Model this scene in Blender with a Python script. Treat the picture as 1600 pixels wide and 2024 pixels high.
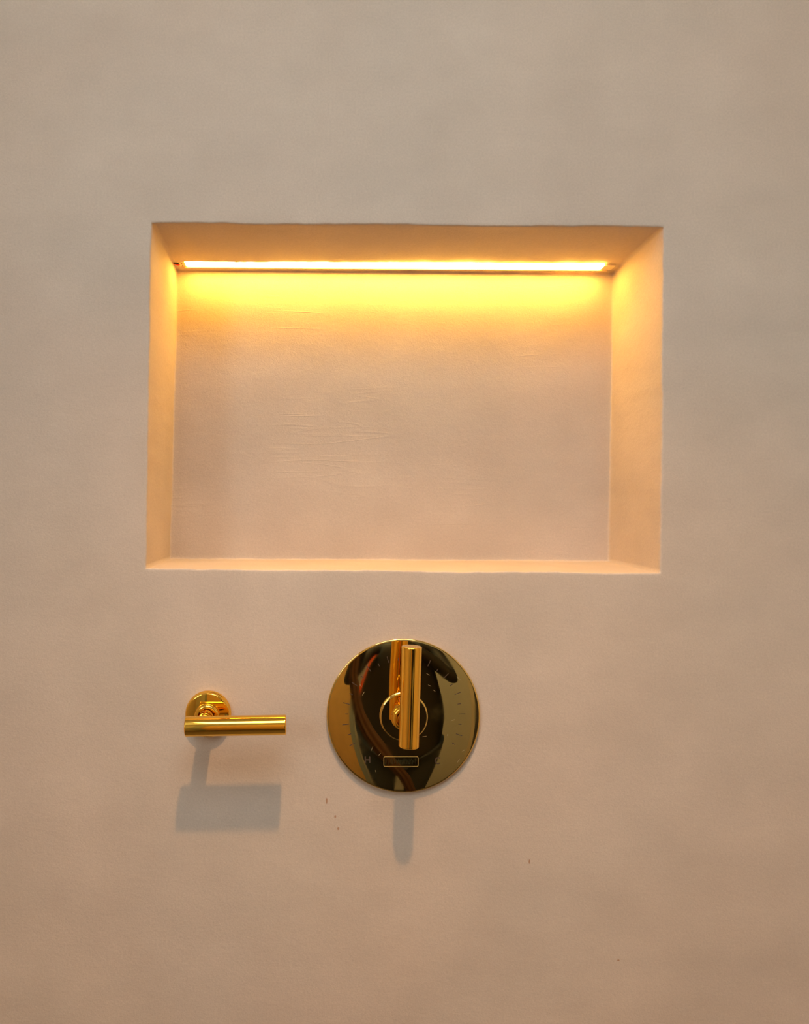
import bpy, bmesh, math, random
from mathutils import Vector, Matrix, noise

C = bpy.context.scene
for o in list(bpy.data.objects):
    bpy.data.objects.remove(o)
COL = C.collection
PI = math.pi

# ------------------------------------------------------------------ camera, light, exposure
S = 0.000545            # metres per photo pixel on the plane of the shower wall
D = 0.75                # lens to wall
VX, VY = 625.0, 1010.0  # where the lens axis meets the wall

def P(u, v, ratio=1.0):
    """point of the wall plane (or of a plane parallel to it) from photo measurements"""
    return (u - VX) * S / ratio, (VY - v) * S / ratio

cam_d = bpy.data.cameras.new('camera')
cam = bpy.data.objects.new('camera', cam_d); COL.objects.link(cam)
cam.location = (0, -D, 0); cam.rotation_euler = (PI / 2, 0, 0)
cam_d.sensor_fit = 'VERTICAL'; cam_d.sensor_width = 36; cam_d.sensor_height = 36
cam_d.lens = 36 * (D / S) / 2024
cam_d.shift_x = (800 - VX) / 2024; cam_d.shift_y = -(1012 - VY) / 2024
cam_d.clip_start = 0.01
C.camera = cam

w = bpy.data.worlds.new('world'); C.world = w; w.use_nodes = True
w.node_tree.nodes['Background'].inputs[0].default_value = (0.55, 0.72, 1.0, 1)
w.node_tree.nodes['Background'].inputs[1].default_value = 0.6

C.view_settings.view_transform = 'Standard'
C.view_settings.look = 'None'
C.view_settings.gamma = 1
C.view_settings.use_curve_mapping = False
C.view_settings.exposure = 0.2
C.cycles.max_bounces = 12
C.cycles.diffuse_bounces = 7
C.cycles.glossy_bounces = 8
C.cycles.sample_clamp_indirect = 6

LAMP = Vector((0.08, -0.64, 1.06))
SPOT_POWER = 74
FILL_POWER = 5.6
WINDOW_EMIT = 5.0
LED_EMIT = 46.0
FLOOR_Z, CEIL_Z = -1.68, 1.085
XL, XR, YB = -0.85, 0.98, -2.45

# ------------------------------------------------------------------ helpers
def new_mat(name):
    m = bpy.data.materials.new(name); m.use_nodes = True
    nt = m.node_tree
    return m, nt, nt.nodes['Principled BSDF']

def N(nt, t, **kw):
    n = nt.nodes.new(t)
    for k, v in kw.items():
        setattr(n, k, v)
    return n

def simple(name, col, rough=0.5, metal=0.0, nscale=0, namp=0.1, bump=0.0):
    m, nt, b = new_mat(name)
    b.inputs['Base Color'].default_value = (*col, 1)
    b.inputs['Roughness'].default_value = rough
    b.inputs['Metallic'].default_value = metal
    if nscale:
        tc = N(nt, 'ShaderNodeTexCoord'); nz = N(nt, 'ShaderNodeTexNoise')
        nz.inputs['Scale'].default_value = nscale; nz.inputs['Detail'].default_value = 5
        nt.links.new(tc.outputs['Object'], nz.inputs['Vector'])
        mx = N(nt, 'ShaderNodeMix', data_type='RGBA')
        mx.inputs[6].default_value = (*[c * (1 - namp) for c in col], 1)
        mx.inputs[7].default_value = (*[min(1, c * (1 + namp)) for c in col], 1)
        nt.links.new(nz.outputs['Fac'], mx.inputs[0])
        nt.links.new(mx.outputs[2], b.inputs['Base Color'])
        if bump:
            bp = N(nt, 'ShaderNodeBump'); bp.inputs['Strength'].default_value = bump
            bp.inputs['Distance'].default_value = 0.001
            nt.links.new(nz.outputs['Fac'], bp.inputs['Height'])
            nt.links.new(bp.outputs['Normal'], b.inputs['Normal'])
    return m

def obj(name, bm, mat, parent=None, smooth=True, recalc=True, angle=35):
    if recalc:
        bmesh.ops.recalc_face_normals(bm, faces=bm.faces)
    me = bpy.data.meshes.new(name)
    if smooth:
        for f in bm.faces: f.smooth = True
        for e in bm.edges:
            if len(e.link_faces) == 2 and e.calc_face_angle(0) > math.radians(angle):
                e.smooth = False
    bm.to_mesh(me); bm.free()
    me.materials.append(mat)
    o = bpy.data.objects.new(name, me); COL.objects.link(o)
    if parent: o.parent = parent
    return o

def thing(name, label, cat, loc=(0, 0, 0), group=None):
    o = bpy.data.objects.new(name, None); COL.objects.link(o)
    o.location = loc; o['label'] = label; o['category'] = cat
    if group: o['group'] = group
    return o

def tag(o, label, cat):
    o['label'] = label; o['category'] = cat; return o

def struct(name, bm, mat, **kw):
    o = obj(name, bm, mat, **kw); o['kind'] = 'structure'; return o

def box(bm, x0, x1, y0, y1, z0, z1):
    vs = [bm.verts.new((x, y, z)) for x in (x0, x1) for y in (y0, y1) for z in (z0, z1)]
    for q in ((0, 1, 3, 2), (4, 6, 7, 5), (0, 4, 5, 1), (2, 3, 7, 6), (0, 2, 6, 4), (1, 5, 7, 3)):
        bm.faces.new([vs[i] for i in q])
    return vs

def bbox(x0, x1, y0, y1, z0, z1, bev=0.0):
    bm = bmesh.new(); box(bm, x0, x1, y0, y1, z0, z1)
    if bev:
        bmesh.ops.bevel(bm, geom=bm.edges[:], offset=bev, segments=3, affect='EDGES')
    return bm

def lathe(profile, seg=128, frame=None, bm=None):
    """profile: (radius, height) pairs; turned about +Z, height mapped by frame"""
    bm = bm or bmesh.new(); frame = frame or Matrix.Identity(4)
    rings = []
    for r, h in profile:
        if r < 1e-7:
            rings.append([bm.verts.new(frame @ Vector((0, 0, h)))])
        else:
            rings.append([bm.verts.new(frame @ Vector((r * math.cos(2 * PI * i / seg), r * math.sin(2 * PI * i / seg), h))) for i in range(seg)])
    for a, b in zip(rings, rings[1:]):
        for i in range(seg):
            j = (i + 1) % seg
            if len(a) == 1 and len(b) == 1: continue
            if len(a) == 1: bm.faces.new((a[0], b[i], b[j]))
            elif len(b) == 1: bm.faces.new((a[i], b[0], a[j]))
            else: bm.faces.new((a[i], b[i], b[j], a[j]))
    return bm

def tube(pts, r, seg=10, bm=None):
    bm = bm or bmesh.new(); rings = []
    pts = [Vector(p) for p in pts]
    for i, p in enumerate(pts):
        d = (pts[min(i + 1, len(pts) - 1)] - pts[max(i - 1, 0)]).normalized()
        a = d.cross(Vector((0.13, 0.31, 0.94))).normalized(); b = d.cross(a)
        rr = r if not isinstance(r, (list, tuple)) else r[i]
        rings.append([bm.verts.new(p + rr * (math.cos(2 * PI * k / seg) * a + math.sin(2 * PI * k / seg) * b)) for k in range(seg)])
    for A, B in zip(rings, rings[1:]):
        for k in range(seg):
            bm.faces.new((A[k], A[(k + 1) % seg], B[(k + 1) % seg], B[k]))
    bm.faces.new(rings[0][::-1]); bm.faces.new(rings[-1])
    return bm

# ------------------------------------------------------------------ plaster
def plaster(name, trowel=0.0, specks=()):
    m, nt, b = new_mat(name)
    L = nt.links.new
    tc = N(nt, 'ShaderNodeTexCoord'); co = tc.outputs['Object']
    def nz(scale, detail=4, rough=0.55, vec=co, dist=0.0):
        n = N(nt, 'ShaderNodeTexNoise'); n.inputs['Scale'].default_value = scale
        n.inputs['Detail'].default_value = detail; n.inputs['Roughness'].default_value = rough
        n.inputs['Distortion'].default_value = dist
        L(vec, n.inputs['Vector']); return n.outputs['Fac']
    def mapped(sc, rot=(0, 0, 0)):
        mp = N(nt, 'ShaderNodeMapping'); mp.inputs['Scale'].default_value = sc
        mp.inputs['Rotation'].default_value = rot; L(co, mp.inputs['Vector']); return mp.outputs[0]
    def mix(f, a, c, blend='MIX'):
        x = N(nt, 'ShaderNodeMix', data_type='RGBA', blend_type=blend)
        if isinstance(f, float): x.inputs[0].default_value = f
        else: L(f, x.inputs[0])
        for k, s in ((6, a), (7, c)):
            if isinstance(s, tuple): x.inputs[k].default_value = (*s, 1)
            else: L(s, x.inputs[k])
        return x.outputs[2]
    def rng(f, a, c, lo=0.0, hi=1.0):
        r = N(nt, 'ShaderNodeMapRange'); r.inputs['From Min'].default_value = a; r.inputs['From Max'].default_value = c
        r.inputs['To Min'].default_value = lo; r.inputs['To Max'].default_value = hi
        L(f, r.inputs['Value']); return r.outputs[0]
    def math_(op, a, c):
        q = N(nt, 'ShaderNodeMath', operation=op)
        for k, s in ((0, a), (1, c)):
            if isinstance(s, (int, float)): q.inputs[k].default_value = s
            else: L(s, q.inputs[k])
        return q.outputs[0]
    big = rng(nz(2.2, 5, 0.5, dist=0.4), 0.35, 0.65)
    c = mix(big, (0.570, 0.468, 0.375), (0.555, 0.478, 0.395))
    streak = rng(nz(1.0, 5, 0.6, mapped((6, 6, 11))), 0.3, 0.7, 0.935, 1.05)
    cloud = rng(nz(13, 5, 0.6), 0.3, 0.7, 0.965, 1.035)
    fine = rng(nz(420, 3, 0.7), 0.25, 0.75, 0.93, 1.07)
    val = math_('MULTIPLY', math_('MULTIPLY', streak, cloud), fine)
    vv = N(nt, 'ShaderNodeVectorMath', operation='SCALE'); L(c, vv.inputs[0]); L(val, vv.inputs['Scale'])
    c = vv.outputs[0]
    for (x, y, z, rx, rz) in specks:       # small rust spots and scuffs of the plaster
        sub = N(nt, 'ShaderNodeVectorMath', operation='SUBTRACT'); L(co, sub.inputs[0]); sub.inputs[1].default_value = (x, y, z)
        mu = N(nt, 'ShaderNodeVectorMath', operation='MULTIPLY'); L(sub.outputs[0], mu.inputs[0]); mu.inputs[1].default_value = (1 / rx, 1 / 0.02, 1 / rz)
        ln = N(nt, 'ShaderNodeVectorMath', operation='LENGTH'); L(mu.outputs[0], ln.inputs[0])
        f = rng(ln.outputs['Value'], 0.6, 1.0, 0.75, 0.0)
        c = mix(f, c, (0.33, 0.15, 0.06))
    L(c, b.inputs['Base Color'])
    b.inputs['Roughness'].default_value = 0.72
    b.inputs['Specular IOR Level'].default_value = 0.25
    # relief: sand grain, soft lumps, trowel drags
    h = math_('MULTIPLY', nz(560, 3, 0.6), 0.00030)
    h = math_('ADD', h, math_('MULTIPLY', nz(170, 4, 0.6), 0.00026))
    h = math_('ADD', h, math_('MULTIPLY', nz(1.0, 4, 0.6, mapped((40, 40, 75))), 0.00030 + 0.0003 * trowel))
    h = math_('ADD', h, math_('MULTIPLY', nz(9, 3), 0.0012))
    if trowel:
        sx = N(nt, 'ShaderNodeSeparateXYZ'); L(co, sx.inputs[0])
        deep = rng(sx.outputs['Y'], 0.12, 0.134, 0.06, 1.0)      # the back of the niche was trowelled more roughly
        for rot, sc, off in (((0, 0.5, 0), (3, 3, 46), 3.1), ((0, -0.12, 0), (2.4, 2.4, 30), 7.7), ((0, 1.1, 0), (4, 4, 30), 1.3)):
            r = nz(1.0, 2, 0.5, mapped(sc, rot), 0.2)
            r = math_('ABSOLUTE', math_('SUBTRACT', r, 0.5), 0)
            r = rng(r, 0.0, 0.018, 1.0, 0.0)
            gate = rng(nz(4 + off, 2), 0.54, 0.66, 0.0, 1.0)
            h = math_('ADD', h, math_('MULTIPLY', math_('MULTIPLY', math_('MULTIPLY', r, gate), deep), 0.00038 * trowel))
    bp = N(nt, 'ShaderNodeBump'); bp.inputs['Strength'].default_value = 0.85; bp.inputs['Distance'].default_value = 1.0
    L(h, bp.inputs['Height']); L(bp.outputs['Normal'], b.inputs['Normal'])
    return m

def sp(u, v, a, c):
    x, z = P(u, v); return (x, 0.0, z, a * S, c * S)
M_wall = plaster('beige_plaster', 0.6, [sp(646, 1583, 2.2, 7), sp(663, 1614, 2.2, 3.5), sp(669, 1638, 2.5, 3.5),
                                       sp(1047, 1703, 2.0, 5.5), sp(1223, 1898, 3, 2)])
M_room = simple('pale_room_plaster', (0.60, 0.54, 0.46), 0.85, 0, 12, 0.05)

# ------------------------------------------------------------------ wall with the lit niche, one continuous plaster shell
random.seed(4)
RB = 0.847                                  # back of the niche
YD = D / RB - D
outer = [P(300, 440), P(1313, 448), P(1306, 1133), P(288, 1124)]          # TL TR BR BL on the wall
inner = [P(350, 534, RB), P(1213.5, 537, RB), P(1204, 1110, RB), P(336, 1105, RB)]
NS = [120, 80, 120, 80]
def loop(corners, y, rad=0.0, amp=0.0, push=0.0, seed=0.0):
    pts = []
    cx = sum(c[0] for c in corners) / 4; cz = sum(c[1] for c in corners) / 4
    for k in range(4):
        a = Vector((corners[k][0], corners[k][1])); b = Vector((corners[(k + 1) % 4][0], corners[(k + 1) % 4][1]))
        d = (b - a).normalized(); nrm = Vector((-d.y, d.x))
        if nrm.dot(a - Vector((cx, cz))) < 0: nrm = -nrm
        for i in range(NS[k]):
            t = i / NS[k]; p = a.lerp(b, t)
            q = noise.noise(Vector((p.x * 60, p.y * 60, seed))) * amp + noise.noise(Vector((p.x * 260, p.y * 260, seed + 5))) * amp * 0.5 + noise.noise(Vector((p.x * 9, p.y * 9, seed + 9))) * amp * 1.6
            e = min(1, 12 * min(t, 1 - t) + 0.0)
            p = p + nrm * (push + q * e)
            if i == 0:  # corner: push along both sides
                pd = (a - Vector((corners[k - 1][0], corners[k - 1][1]))).normalized()
                n0 = Vector((-pd.y, pd.x))
                if n0.dot(a - Vector((cx, cz))) < 0: n0 = -n0
                p = a + (nrm + n0) * push
            pts.append((p.x, y, p.y))
    return pts
def lerpc(a, b, t): return [(p[0] + (q[0] - p[0]) * t, p[1] + (q[1] - p[1]) * t) for p, q in zip(a, b)]
big = [(XL, CEIL_Z), (XR, CEIL_Z), (XR, FLOOR_Z), (XL, FLOOR_Z)]
bm = bmesh.new()
loops = [loop(big, 0)]
A = 0.0008
for t in (0.35, 0.12): loops.append(loop(lerpc(outer, big, t), 0))
loops.append(loop(outer, 0, push=0.012))
loops.append(loop(outer, 0.0, amp=A * 0.7, push=0.0030))
loops.append(loop(outer, 0.00008, amp=A, push=0.0013))
loops.append(loop(outer, 0.0006, amp=A, push=0.0002))
loops.append(loop(outer, 0.0018, amp=A, push=-0.0002))
loops.append(loop(outer, 0.006, amp=A * 0.5, push=-0.0002))
for t in (0.15, 0.4, 0.7, 0.92, 0.965):
    loops.append(loop(lerpc(outer, inner, t), YD * t, amp=A * 0.9, seed=t * 3))
loops.append(loop(inner, YD - 0.0016, amp=A * 0.7, push=-0.0002, seed=8))
loops.append(loop(inner, YD - 0.0004, amp=A * 0.7, push=-0.0008, seed=8))
loops.append(loop(inner, YD, amp=A * 0.5, push=-0.0022, seed=8))
cc = [(sum(c[0] for c in inner) / 4, sum(c[1] for c in inner) / 4)] * 4
loops.append(loop(lerpc(inner, cc, .03), YD))
loops.append(loop(lerpc(inner, cc, .2), YD))
V = [[bm.verts.new(p) for p in l] for l in loops]
n = len(V[0])
for a, b in zip(V, V[1:]):
    for i in range(n):
        bm.faces.new((a[i], a[(i + 1) % n], b[(i + 1) % n], b[i]))
bm.faces.new(V[-1])
wf = struct('wall_front', bm, M_wall, recalc=False, angle=60)
bmx = bmesh.new(); bmx.from_mesh(wf.data)
bmx.faces.ensure_lookup_table()
if bmx.faces[-1].normal.y > 0: bmesh.ops.reverse_faces(bmx, faces=bmx.faces)
bmx.to_mesh(wf.data); bmx.free()

# ------------------------------------------------------------------ the rest of the room (seen only in the brass)
T = 0.1
M_warm = simple('warm_room_plaster', (0.70, 0.53, 0.35), 0.85, 0, 12, 0.05)
M_floor = simple('stone_floor', (0.10, 0.08, 0.055), 0.5, 0, 6, 0.25)
M_white = simple('painted_ceiling', (0.74, 0.71, 0.66), 0.8, 0, 8, 0.05)
M_wood = simple('dark_oak', (0.06, 0.032, 0.014), 0.45, 0, 30, 0.3)
bm = bmesh.new(); box(bm, XL - T, XR + T, YB - T, T * 0, FLOOR_Z - T, FLOOR_Z); struct('floor', bm, M_floor, smooth=False)
bm = bmesh.new(); box(bm, XL - T, XR + T, YB - T, 0, CEIL_Z, CEIL_Z + T); struct('ceiling', bm, M_white, smooth=False)
bm = bmesh.new(); box(bm, XR, XR + T, YB, 0, FLOOR_Z, CEIL_Z); struct('wall_right', bm, M_warm, smooth=False)
# left wall with a tall window opening
WY0, WY1, WZ0, WZ1 = -1.75, -1.05, 0.0, 0.95
bm = bmesh.new()
box(bm, XL - T, XL, YB, WY0, FLOOR_Z, CEIL_Z); box(bm, XL - T, XL, WY1, 0, FLOOR_Z, CEIL_Z)
box(bm, XL - T, XL, WY0, WY1, FLOOR_Z, WZ0); box(bm, XL - T, XL, WY0, WY1, WZ1, CEIL_Z)
struct('wall_left', bm, M_warm, smooth=False)
# back wall with an ochre door
DX0, DX1, DZ1 = -0.56, 0.115, 0.74
bm = bmesh.new()
box(bm, XL, DX0, YB - T, YB, FLOOR_Z, CEIL_Z); box(bm, DX1, XR, YB - T, YB, FLOOR_Z, CEIL_Z); box(bm, DX0, DX1, YB - T, YB, DZ1, CEIL_Z)
struct('wall_back', bm, M_room, smooth=False)
M_warm_lit = simple('warm_lit_ochre', (0.78, 0.44, 0.15), 0.6, 0, 10, 0.12)  # warm light on the wall, put into the door's colour as ochre
bm = bmesh.new(); box(bm, DX0 + .05, DX1 - .05, YB - 0.07, YB - 0.03, FLOOR_Z + .005, DZ1 - .05)
door = struct('door_1', bm, M_warm_lit, smooth=False)
bm = bmesh.new()
box(bm, DX0, DX0 + .05, YB - T, YB + .015, FLOOR_Z, DZ1); box(bm, DX1 - .05, DX1, YB - T, YB + .015, FLOOR_Z, DZ1); box(bm, DX0 + .05, DX1 - .05, YB - T, YB + .015, DZ1 - .05, DZ1)
obj('door_frame', bm, simple('grey_frame_paint', (.33, .34, .31), .5), door, smooth=False)
M_brass0 = simple('door_brass', (0.95, 0.6, 0.16), 0.15, 1)
obj('door_handle', tube([(DX0 + .11, YB - .03, -.15), (DX0 + .11, YB + .03, -.15), (DX0 + .13, YB + .035, -.15), (DX0 + .22, YB + .035, -.15)], .009), M_brass0, door)
bm = bmesh.new(); box(bm, XR - .02, XR + .0, -2.2, -1.5, FLOOR_Z + .005, 0.72)
door2 = struct('door_2', bm, simple('black_oak', (.022, .014, .008), .4, 0, 25, .3), smooth=False)
obj('door_handle', tube([(XR - .02, -1.58, -.15), (XR - .07, -1.58, -.15), (XR - .075, -1.60, -.15), (XR - .075, -1.70, -.15)], .009), M_brass0, door2)
# window: frosted daylight pane
mp, nt, b = new_mat('frosted_daylight_pane')
b.inputs['Base Color'].default_value = (0.8, 0.85, 0.9, 1); b.inputs['Roughness'].default_value = 0.6
b.inputs['Emission Color'].default_value = (0.86, 0.95, 1.0, 1); b.inputs['Emission Strength'].default_value = WINDOW_EMIT
bm = bmesh.new(); fw = 0.035
for q in ((WY0, WY0 + fw, WZ0, WZ1), (WY1 - fw, WY1, WZ0, WZ1), (WY0 + fw, WY1 - fw, WZ0, WZ0 + fw), (WY0 + fw, WY1 - fw, WZ1 - fw, WZ1)):
    box(bm, XL - .07, XL - .02, *q)
win = struct('window_1', bm, M_wood, smooth=False)
obj('pane', bbox(XL - .055, XL - .045, WY0 + fw, WY1 - fw, WZ0 + fw, WZ1 - fw), mp, win, smooth=False)

# downlight recessed over the shower
dl = thing('ceiling_downlight', 'round recessed ceiling downlight above the shower wall, mirrored in the brass', 'light', (LAMP.x, LAMP.y, CEIL_Z))
ML = simple('downlight_trim', (0.75, 0.75, 0.75), 0.35)
obj('trim_ring', lathe([(0.034, 0.0), (0.034, -0.004), (0.046, -0.006), (0.052, -0.003), (0.052, 0.0)], 64), ML, dl)
me_, nt, b = new_mat('downlight_lens'); b.inputs['Emission Color'].default_value = (1, 0.86, 0.66, 1); b.inputs['Emission Strength'].default_value = 20
obj('lens', lathe([(0.0, -0.0012), (0.034, -0.0012), (0.034, 0.0)], 48), me_, dl)
sd = bpy.data.lights.new('downlight_beam', 'SPOT'); sd.energy = SPOT_POWER; sd.color = (1.0, 0.50, 0.19)
sd.spot_size = math.radians(84); sd.spot_blend = 1.0; sd.shadow_soft_size = 0.024
so = bpy.data.objects.new('downlight_beam', sd); COL.objects.link(so); so.location = (0, 0, LAMP.z - CEIL_Z); so.parent = dl
# wide fill panel, added to raise the ambient light on the wall
rl = thing('added_fill_panel', 'added rectangular fill light on the ceiling, mirrored in the brass', 'light', (0.08, -1.12, CEIL_Z))
obj('housing', bbox(-.5, .5, -.4, .4, -.03, 0, .004), ML, rl)
md, nt, b = new_mat('fill_panel_glow'); b.inputs['Emission Color'].default_value = (0.86, 0.95, 1.0, 1); b.inputs['Emission Strength'].default_value = FILL_POWER
obj('diffuser', bbox(-.48, .48, -.38, .38, -.034, -.0302), md, rl)

# ------------------------------------------------------------------ LED strip in the niche
RF = 0.875
zc = lambda x, y: outer[0][1] + (outer[1][1] - outer[0][1]) * (x - outer[0][0]) / (outer[1][0] - outer[0][0]) * 1.0 + (y / YD) * ((inner[0][1] + inner[1][1]) / 2 - (outer[0][1] + outer[1][1]) / 2)
led = thing('led_strip', 'glowing warm LED light strip along the rear top edge of the niche', 'light', (0.1, 0.116, zc(0.1, 0.116)))
def strip(x0, x1, y0, y1, drop, n=40, dome=0.0):
    bm = bmesh.new(); secs = []
    for i in range(n + 1):
        x = x0 + (x1 - x0) * i / n
        wob = 0.00035 * noise.noise(Vector((x * 22, 0, 2))) + .0002 * noise.noise(Vector((x * 90, 0, 7)))
        prof = [(y0, 0.0004)] + [(y0 + (y1 - y0) * t, -(drop * (1 - dome) + drop * dome * math.sin(PI * t))) for t in (0.0, .15, .35, .5, .65, .85, 1.0)] + [(y1, 0.0004)]
        secs.append([bm.verts.new((x - 0.1, y + wob * 2 - 0.116, zc(x, y) + z + wob * .5 - zc(0.1, 0.116))) for y, z in prof])
    for a, b in zip(secs, secs[1:]):
        for k in range(len(a)):
            k2 = (k + 1) % len(a); bm.faces.new((a[k], a[k2], b[k2], b[k]))
    bm.faces.new(secs[0]); bm.faces.new(secs[-1][::-1])
    return bm
Lx0, _ = P(367, 0, 0.866); Lx1, _ = P(1191, 0, 0.866)
Ex0, _ = P(353, 0, 0.866); Ex1, _ = P(1213, 0, 0.866)
mled, nt, b = new_mat('led_diffuser')
b.inputs['Base Color'].default_value = (0.9, 0.85, 0.7, 1)
b.inputs['Emission Color'].default_value = (1.0, 0.52, 0.075, 1); b.inputs['Emission Strength'].default_value = LED_EMIT
m_tape = simple('strip_tape', (0.78, 0.66, 0.42), 0.4, 0, 200, 0.1)
m_chan = simple('strip_channel', (0.62, 0.47, 0.28), 0.45, 0.0, 80, 0.1)
obj('diffuser', strip(Lx0, Lx1, 0.1075, 0.1235, 0.0016, 60, .35), mled, led)
obj('strip_end', strip(Ex0, Lx0, 0.1095, 0.1225, 0.0013, 6), m_tape, led)
obj('strip_end', strip(Lx1, Ex1, 0.1095, 0.1225, 0.0013, 8), m_tape, led)
obj('channel_lip', strip(Ex0 + .002, Ex1 - .004, 0.1238, 0.1258, 0.0022, 60), m_chan, led)
cl = lambda x, y, z: (x - 0.1, y - 0.116, zc(x, y) + z - zc(0.1, 0.116))
zz = lambda pts: [cl(*p) for p in pts]
o = obj('lead_wire', tube(zz([(Ex0 - .0065, .113, .001), (Ex0 - .004, .1135, -.0016), (Ex0 - .001, .114, -.0022), (Ex0 + .0015, .115, -.0018)]), .0011), simple('red_insulation', (0.75, 0.02, 0.015), 0.35), led); o['label'] = 'red lead wire'
o = obj('lead_wire', tube(zz([(Ex0 - .0065, .111, .001), (Ex0 - .0035, .1112, -.0014), (Ex0 - .0005, .1115, -.0018), (Ex0 + .0012, .1118, -.0016)]), .0010), simple('black_insulation', (0.012, 0.01, 0.01), 0.4), led); o['label'] = 'black lead wire'
bm = bmesh.new()
for (ax, ay) in ((Ex0 + .0045, .1125), (Ex0 + .0045, .1195)):
    lathe([(0.0, -0.0024), (0.0007, -0.0022), (0.001, -0.0012)], 10, Matrix.Translation(cl(ax, ay, 0)), bm)
obj('solder_dots', bm, simple('solder', (0.35, 0.2, 0.06), 0.4), led)

# ------------------------------------------------------------------ brass
def brass(name, col, rough, nscale, smudge, wave=0.00008):
    m, nt, b = new_mat(name); L = nt.links.new
    b.inputs['Metallic'].default_value = 1.0
    b.inputs['Base Color'].default_value = (*col, 1)
    tc = N(nt, 'ShaderNodeTexCoord'); nz = N(nt, 'ShaderNodeTexNoise'); nz.inputs['Scale'].default_value = nscale
    nz.inputs['Detail'].default_value = 6; L(tc.outputs['Object'], nz.inputs['Vector'])
    r = N(nt, 'ShaderNodeMapRange'); r.inputs['From Min'].default_value = .45; r.inputs['From Max'].default_value = .75
    r.inputs['To Min'].default_value = rough; r.inputs['To Max'].default_value = rough + smudge
    L(nz.outputs['Fac'], r.inputs['Value']); L(r.outputs[0], b.inputs['Roughness'])
    n2 = N(nt, 'ShaderNodeTexNoise'); n2.inputs['Scale'].default_value = 28; n2.inputs['Detail'].default_value = 1; L(tc.outputs['Object'], n2.inputs['Vector'])
    bp = N(nt, 'ShaderNodeBump'); bp.inputs['Strength'].default_value = 1.0; bp.inputs['Distance'].default_value = wave
    L(n2.outputs['Fac'], bp.inputs['Height']); L(bp.outputs['Normal'], b.inputs['Normal'])
    return m
M_lever = brass('polished_brass', (1.0, 0.60, 0.085), 0.03, 60, 0.03)
M_plate = brass('polished_brass_plate', (0.88, 0.66, 0.23), 0.015, 45, 0.07, 0.00005)
M_mark = simple('engraved_mark', (0.075, 0.048, 0.030), 0.55, 0.2)
M_line = simple('engraved_gold_line', (1.0, 0.78, 0.30), 0.35, 0.85)

# local frame of a wall fixture: x right, y up on the wall, z out of the wall
WF = Matrix(((1, 0, 0, 0), (0, 0, -1, 0), (0, 1, 0, 0), (0, 0, 0, 1)))

def rod(bmx, p0, p1, r, seg=96, bev=0.0011):
    p0 = Vector(p0); p1 = Vector(p1); d = (p1 - p0); L_ = d.length
    q = d.to_track_quat('Z', 'Y').to_matrix().to_4x4(); fr = Matrix.Translation(p0) @ q
    pr = [(0, 0), (r - bev - .0008, 0), (r - bev, 0)]
    for k in range(1, 7):
        a = PI / 2 * k / 6; pr.append((r - bev + bev * math.sin(a), bev - bev * math.cos(a)))
    pr.append((r, bev + .0006)); pr.append((r, L_ - bev - .0006))
    for k in range(0, 7):
        a = PI / 2 * k / 6; pr.append((r - bev + bev * math.cos(a), L_ - bev + bev * math.sin(a)))
    pr += [(r - bev - .0008, L_), (0, L_)]
    return lathe(pr, seg, fr, bmx)

def hub_profile(z0):
    """stepped collar and neck between rosette and lever"""
    rc, rn = 24.5 * S, 14.5 * S
    pr = [(rc + .0006, z0 - .001), (rc + .0006, z0 + .0006), (rc, z0 + .0012), (rc, z0 + .0035)]
    for k in range(1, 9):
        a = PI / 2 * k / 8; pr.append((rc - .0035 + .0035 * math.cos(a), z0 + .0035 + .0035 * math.sin(a)))
    pr += [(rn + .0012, z0 + .0071), (rn + .0010, z0 + .0060)]
    return pr
def neck_profile(z0, z1):
    rn = 14.5 * S
    pr = [(rn - .0008, z0 + .0045), (rn, z0 + .0065), (rn, z0 + .0095), (rn - .0003, z0 + .0102), (rn - .0010, z0 + .0108), (rn - .0010, z0 + .0114), (rn - .0003, z0 + .0120), (rn, z0 + .0128)]
    pr += [(rn, z1 - .0085), (rn - .0006, z1 - .0070), (rn - .0010, z1 - .0050), (rn - .0010, z1)]
    return pr

RL = 17.6 * S     # lever radius
# --- small lever handle on its round rosette
PB = 0.0478
hx, hz = P(412.5, 1409.5)
hd = thing('lever_handle', 'small polished brass horizontal lever handle on round rosette, left of the big valve plate', 'shower handle', (hx, 0, hz))
rr = 45.2 * S
f = 0.0085
bm = lathe([(rr - .0006, 0), (rr, .0006), (rr, .0030), (rr - .0004, .0040), (rr - .0012, .0046), (rr - .0014, .0052), (rr - .0008, .0058), (rr - .0008, f - .0014), (rr - .0012, f - .0005), (rr - .0020, f), (rr - .0026, f + .0001), (rr - .0034, f + .0002), (24 * S, f + .0011), (0, f + .0011)], 128, WF)
obj('rosette', bm, M_lever, hd)
obj('collar', lathe(hub_profile(f), 96, WF), M_lever, hd)
obj('neck', lathe(neck_profile(f, PB), 96, WF), M_lever, hd)
kx = (VX - 412.5) * S
RBAR = D / (D - PB)
bl = P(367.0, 1436, RBAR); br = P(566.0, 1432.5, RBAR)
bm = rod(bmesh.new(), (bl[0] - hx, -PB, bl[1] - hz), (br[0] - hx, -PB, br[1] - hz), RL * 1.03)
obj('lever', bm, M_lever, hd)

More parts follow.
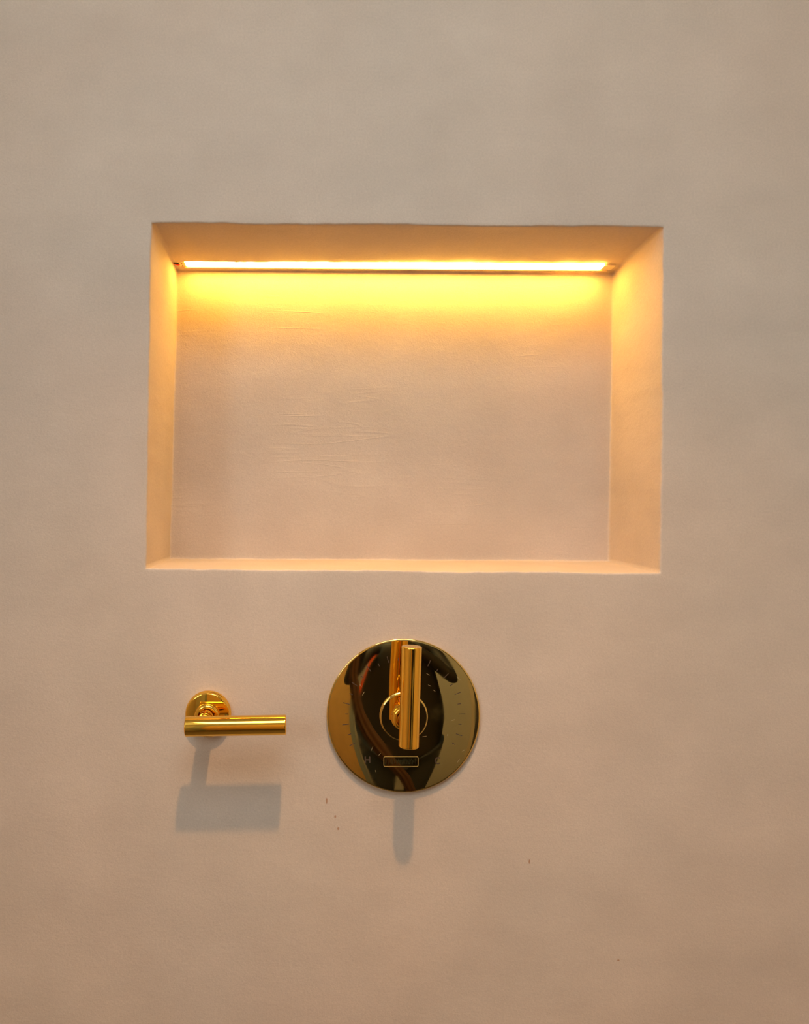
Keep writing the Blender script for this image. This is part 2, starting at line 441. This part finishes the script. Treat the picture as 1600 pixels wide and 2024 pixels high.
# --- thermostatic valve
vx, vz = P(796.8, 1412.2)
va = thing('shower_valve', 'large round polished brass shower valve plate with upright lever and H and C marks', 'shower valve', (vx, 0, vz))
RP = 151.0 * S
def plate_h(r):
    t = max(0.0, (r / RP - 0.5) / 0.5)
    return 0.0060 - 0.075 * RP * 0.5 * (t ** 2.6) / 2.6
pr = [(RP - .003, 0.0), (RP - .0009, plate_h(RP) - .0022), (RP - .0002, plate_h(RP) - .0014), (RP, plate_h(RP) - .0008)]
pr.append((RP - .0003, plate_h(RP) - .0002))
for k in range(60, 0, -1):
    r = (RP - .0008) * k / 60; pr.append((r, plate_h(r)))
pr.append((0, plate_h(0)))
obj('plate', lathe(pr, 256, WF), M_plate, va, angle=50)
# raised inner disc
rd = 46.8 * S; z0 = plate_h(0); zd = z0 + .0042
bm = lathe([(rd + .0002, z0 - .001), (rd + .0002, z0 + .0008), (rd - .0004, z0 + .0012), (rd - .0004, z0 + .0018), (rd, z0 + .0022), (rd, zd - .0012), (rd - .0004, zd - .0004), (rd - .0012, zd), (rd - .0016, zd), (rd - .002, zd), (20 * S, zd), (0, zd)], 160, WF)
obj('inner_disc', bm, M_plate, va)
obj('collar', lathe(hub_profile(zd), 96, WF), M_lever, va)
PV = 0.0556
obj('neck', lathe(neck_profile(zd, PV), 96, WF), M_lever, va)
RV = D / (D - PV)
t0 = P(814.3, 1277.5, RV); t1 = P(808.3, 1476.0, RV)
obj('lever', rod(bmesh.new(), (t1[0] - vx, -PV, t1[1] - vz), (t0[0] - vx, -PV, t0[1] - vz), RL * 1.05), M_lever, va)

# engraved marks following the plate surface
def on_plate(x, z, lift=0.00006):
    return Vector((x, -(plate_h(math.hypot(x, z)) + lift), z))
def stroke(bmx, pts, wd, lift=0.00006, closed=False):
    """flat line of width wd, drawn on the plate through pts (x, z)"""
    pts = [Vector(p) for p in pts]; n = len(pts); L_, R_ = [], []
    for i, p in enumerate(pts):
        a = pts[(i - 1) % n] if (closed or i > 0) else p; c = pts[(i + 1) % n] if (closed or i < n - 1) else p
        d = (c - a).normalized(); nn = Vector((-d.y, d.x)) * wd / 2
        L_.append(p + nn); R_.append(p - nn)
    top = [[bmx.verts.new(on_plate(q.x, q.y, lift)) for q in s] for s in (L_, R_)]
    bot = [[bmx.verts.new(on_plate(q.x, q.y, -0.0002)) for q in s] for s in (L_, R_)]
    for i in range(n if closed else n - 1):
        j = (i + 1) % n
        bmx.faces.new((top[0][i], top[0][j], top[1][j], top[1][i]))
        bmx.faces.new((top[0][i], bot[0][i], bot[0][j], top[0][j]))
        bmx.faces.new((top[1][i], top[1][j], bot[1][j], bot[1][i]))
def pp(u, v): return ((u - 797) * S, (1412 - v) * S)
bm = bmesh.new()
for k in range(24):
    a = math.radians(209 - 10.35 * k)
    ln = 6.5 if k % 2 == 0 else 3.2
    c, s_ = math.cos(a), math.sin(a)
    stroke(bm, [((108.5) * S * c, 108.5 * S * s_), ((108.5 + ln) * S * c, (108.5 + ln) * S * s_), ((108.5 + 2 * ln) * S * c, (108.5 + 2 * ln) * S * s_)], 1.5 * S)
obj('tick_marks', bm, M_mark, va, smooth=False)
bm = bmesh.new()
stroke(bm, [pp(722, 1491), pp(722, 1504)], 2.6 * S); stroke(bm, [pp(730.5, 1491), pp(730.5, 1504)], 2.6 * S); stroke(bm, [pp(722, 1497.5), pp(730.5, 1497.5)], 2.4 * S)
o = obj('letter_mark', bm, M_mark, va, smooth=False); o['label'] = 'engraved letter H'
bm = bmesh.new()
stroke(bm, [(pp(864.5, 1499.5)[0] + 5.3 * S * math.cos(math.radians(a)), pp(864.5, 1499.5)[1] + 6.0 * S * math.sin(math.radians(a))) for a in range(48, 318, 12)], 2.4 * S)
o = obj('letter_mark', bm, M_mark, va, smooth=False); o['label'] = 'engraved letter C'
random.seed(21)
M_scr = simple('bright_scratch', (.62, .5, .26), .4, .6)
for (u, v, a, l) in ((735, 1476, 65, 9), (750, 1487, 50, 6), (713, 1352, 120, 5), (718, 1368, 60, 8), (845, 1330, -30, 7), (848, 1352, -25, 6), (857, 1362, -35, 5), (883, 1449, 80, 3), (905, 1338, -40, 9), (915, 1480, 30, 6), (838, 1452, 8, 8), (905, 1500, 60, 7), (894, 1420, 20, 7), (742, 1520, 100, 4)):
    x, z = pp(u, v); ca, sa = math.cos(math.radians(a)) * l * S / 2, math.sin(math.radians(a)) * l * S / 2
    bm = bmesh.new(); stroke(bm, [(x - ca, z - sa), (x, z), (x + ca, z + sa)], .7 * S)
    obj('scratch', bm, M_scr, va, smooth=False)
# framed name panel with worn, unreadable engraving
def rrect(x0, y0, x1, y1, r, n=5):
    out = []
    for (cx, cy, a0) in ((x1 - r, y0 + r, -90), (x1 - r, y1 - r, 0), (x0 + r, y1 - r, 90), (x0 + r, y0 + r, 180)):
        for k in range(n + 1):
            a = math.radians(a0 + 90 * k / n); out.append(pp(cx + r * math.cos(a), cy + r * math.sin(a)))
    return out
bm = bmesh.new(); stroke(bm, rrect(758.3, 1491.5, 825.6, 1510.8, 2.6), 1.35 * S, 0.00022, True)
fr = obj('name_panel_frame', bm, M_line, va, smooth=False)
random.seed(9)
bm = bmesh.new(); x = 762.0
while x < 822:
    y0 = 1494.6 + random.random() * 2.2; y1 = 1507.4 - random.random() * 2.0
    stroke(bm, [pp(x, y0), pp(x + random.uniform(-1.2, 1.2), y1)], 0.75 * S)
    if random.random() < .45: stroke(bm, [pp(x, random.choice((y0, 1501, y1))), pp(x + 2.6, random.choice((y0, 1501, y1)))], 0.7 * S)
    x += random.uniform(1.7, 3.0)
obj('worn_engraving', bm, simple('worn_engraving', (0.05, 0.045, 0.012), 0.5, .4), va, smooth=False)

# ------------------------------------------------------------------ the photographer, seen only as a dark reflection in the brass
def skin(name, joints, links, mat, parent=None, sub=2, root=0):
    me = bpy.data.meshes.new(name)
    me.from_pydata([j[0] for j in joints], links, [])
    o = bpy.data.objects.new(name, me); COL.objects.link(o)
    sk = o.modifiers.new('skin', 'SKIN')
    me.skin_vertices.new() if not me.skin_vertices else None
    for i, j in enumerate(joints):
        r = j[1]; me.skin_vertices[0].data[i].radius = r if isinstance(r, tuple) else (r, r)
        me.skin_vertices[0].data[i].use_root = (i == root)
    sk.use_smooth_shade = True
    ss = o.modifiers.new('sub', 'SUBSURF'); ss.levels = sub; ss.render_levels = sub
    me.materials.append(mat)
    if parent: o.parent = parent
    return o
M_skin = simple('skin', (0.45, 0.26, 0.17), 0.5, 0, 40, 0.05)
M_jacket = simple('black_jacket', (0.010, 0.009, 0.008), 0.5, 0, 60, 0.3)
M_trouser = simple('dark_trousers', (0.020, 0.028, 0.040), 0.8, 0, 90, 0.2)
M_hair = simple('dark_hair', (0.02, 0.012, 0.008), 0.5, 0, 150, 0.3)
F = FLOOR_Z
px, py = 0.28, -1.62
pe = thing('person', 'person in black jacket and dark blue trousers, reflected in the brass valve plate', 'person', (px, py, F))
H = [  # relative to the feet centre, facing +y
 ((0, 0, .95), (.12, .09)), ((0, 0, 1.10), (.12, .09)), ((0, .01, 1.28), (.155, .11)), ((0, 0, 1.42), (.10, .08)), ((0, .01, 1.50), .058), ((0, .025, 1.56), .06), ((0, .03, 1.63), (.078, .095)), ((0, .025, 1.70), (.072, .088)),
 ((-.09, 0, .90), .055), ((-.10, .01, .50), .058), ((-.105, -.01, .10), .042), ((-.11, .10, .035), .038),
 ((.09, 0, .90), .055), ((.10, .01, .50), .058), ((.105, -.01, .10), .042), ((.11, .10, .035), .038),
 ((-.19, 0, 1.40), .058), ((-.27, .14, 1.20), .040), ((-.26, .35, 1.53), .028), ((-.255, .395, 1.585), (.034, .018)),
 ((.19, 0, 1.40), .058), ((.23, .14, 1.20), .040), ((-.10, .35, 1.53), .028), ((-.145, .395, 1.575), (.034, .018))]
E = [(0, 1), (1, 2), (2, 3), (3, 4), (4, 5), (5, 6), (6, 7), (0, 8), (8, 9), (9, 10), (10, 11), (0, 12), (12, 13), (13, 14), (14, 15), (3, 16), (16, 17), (17, 18), (18, 19), (3, 20), (20, 21), (21, 22), (22, 23)]
skin('body', H, E, M_skin, pe)
J = [((0, 0, .76), (.17, .14)), ((0, 0, 1.10), (.165, .125)), ((0, .01, 1.28), (.18, .13)), ((0, 0, 1.43), (.12, .10)), ((0, .005, 1.49), .075),
     ((-.20, 0, 1.40), .075), ((-.275, .14, 1.20), .062), ((-.262, .33, 1.50), .046), ((.20, 0, 1.40), .075), ((.235, .14, 1.20), .066), ((-.075, .33, 1.50), .048)]
skin('jacket', J, [(0, 1), (1, 2), (2, 3), (3, 4), (3, 5), (5, 6), (6, 7), (3, 8), (8, 9), (9, 10)], M_jacket, pe)
K = [((0, 0, .98), (.15, .12)), ((-.09, 0, .86), .10), ((-.10, .01, .50), .075), ((-.105, -.01, .07), .06), ((.09, 0, .86), .10), ((.10, .01, .50), .075), ((.105, -.01, .07), .06)]
skin('trousers', K, [(0, 1), (1, 2), (2, 3), (0, 4), (4, 5), (5, 6)], M_trouser, pe)
for s in (-1, 1):
    skin('shoe', [((s * .107, -.05, .05), (.045, .05)), ((s * .11, .06, .045), (.048, .042)), ((s * .113, .17, .035), (.042, .03))], [(0, 1), (1, 2)], simple('shoe_leather', (.012, .01, .01), .35), pe)
skin('hair', [((0, -.045, 1.62), (.078, .05)), ((0, -.02, 1.72), (.082, .07)), ((0, .05, 1.765), (.07, .045))], [(0, 1), (1, 2)], M_hair, pe)
for s in (-1, 1):
    bm = bmesh.new()
    bmesh.ops.create_uvsphere(bm, u_segments=16, v_segments=10, radius=.012, matrix=Matrix.Translation((s * .031, .105, 1.655)))
    obj('eye', bm, simple('eye', (.3, .28, .26), .2), pe)
bm = tube([(0, .118, 1.665), (0, .133, 1.625), (0, .118, 1.612)], [.009, .015, .012], 12); obj('nose', bm, M_skin, pe)
for s in (-1, 1):
    obj('ear', lathe([(0, -.008), (.018, -.008), (.026, 0), (.018, .008), (0, .004)], 20, Matrix.Translation((s * .082, .02, 1.635)) @ Matrix.Rotation(s * PI / 2, 4, 'Y') @ Matrix.Scale(1.3, 4, (1, 0, 0))), M_skin, pe)
# fingers curled round the phone
for s, hx_ in ((-1, -.255), (1, -.145)):
    for k, ln in enumerate((.9, 1.0, .95, .78)):
        z = 1.565 + .012 + k * .017
        x = hx_; inw = -s
        tube_pts = [(x, .40, z), (x + .004 * -inw, .425 + .02 * ln, z + .002), (x + inw * .008, .442 + .018 * ln, z + .002), (x + inw * .022, .448 + .010 * ln, z)]
        obj('finger', tube(tube_pts, [.0092, .0088, .0082, .0068], 12), M_skin, pe)
    obj('thumb', tube([(hx_, .39, 1.57), (hx_ + inw * .01, .405, 1.60), (hx_ + inw * .028, .425, 1.625)], [.011, .0105, .0085], 12), M_skin, pe)
ph = tag(obj('phone', bbox(-.038, .038, -.0042, .0042, -.072, .072, .003), simple('phone_glass', (.01, .01, .012), .12)), 'black phone held up by the person, seen reflected in the brass', 'phone')
ph.location = (px - .20, py + .445, F + 1.60)

# dark curtain added to mirror as a curved band, and towels on the back wall: all seen only in the brass
M_curt = simple('added_curtain_brown', (0.045, 0.020, 0.008), 0.7, 0, 40, 0.3)
cu = thing('added_curtain', 'added dark brown bunched curtain, shaped to mirror as the curved dark band in the valve plate', 'curtain', (0.05, -1.08, CEIL_Z))
pts = [(-0.03, 1.08), (-.03, .8), (-.025, .3), (-.012, -.1), (.003, -.25), (.027, -.37), (.085, -.498), (.13, -.578), (.188, -.665), (.235, -.78), (.275, -.92), (.32, -1.08), (.35, -1.3), (.36, -1.655)]
fold = []
for i, (a, b) in enumerate(zip(pts, pts[1:])):
    for t in range(4): fold.append((a[0] + (b[0] - a[0]) * t / 4 - .05, 0, a[1] + (b[1] - a[1]) * t / 4 - CEIL_Z))
fold.append((pts[-1][0] - .05, 0, pts[-1][1] - CEIL_Z))
bm = tube(fold, .021, 40)
for v in bm.verts: pass
o = obj('cloth', bm, M_curt, cu)
me = o.data
for k, v in enumerate(me.vertices):
    ring, j = divmod(k, 40); c = Vector(fold[ring]); v.co = c + (v.co - c) * (1 + .16 * math.cos(j * 2 * PI / 40 * 7))
obj('ceiling_hook', tube([(-.08, 0, -.001), (-.08, -.02, -.02), (-.08, -.035, -.03)], .006), M_brass0, cu)
def towel(name, x0, x1, ztop, zbot, col, label):
    t = thing(name, label, 'towel', ((x0 + x1) / 2, YB, ztop)); bm = bmesh.new(); n = 24; w_ = (x1 - x0) / 2; rows = []
    for i in range(13):
        f_ = i / 12; ww = w_ * (0.35 + .65 * min(1, f_ * 3)) * (1 if f_ < .93 else .8)
        rows.append([bm.verts.new((ww * math.cos(2 * PI * k / n), .035 + (.02 + .005 * math.cos(5 * 2 * PI * k / n)) * math.sin(2 * PI * k / n), -(ztop - zbot) * f_)) for k in range(n)])
    for a, b in zip(rows, rows[1:]):
        for k in range(n): bm.faces.new((a[k], a[(k + 1) % n], b[(k + 1) % n], b[k]))
    bm.faces.new(rows[0]); bm.faces.new(rows[-1])
    obj('cloth', bm, simple(name + '_terry', col, .9, 0, 120, .2), t)
    obj('hook', tube([(0, .001, .03), (0, .03, .03), (0, .04, .045)], .005), M_brass0, t)
towel('hanging_towel', .135, .19, .1, -.83, (.75, .10, .02), 'orange red towel hanging on a hook, reflected at the upper left of the valve plate')
towel('hanging_towel', .195, .255, .1, -.80, (.12, .15, .15), 'slate grey towel hanging beside the orange one, reflected in the valve plate')
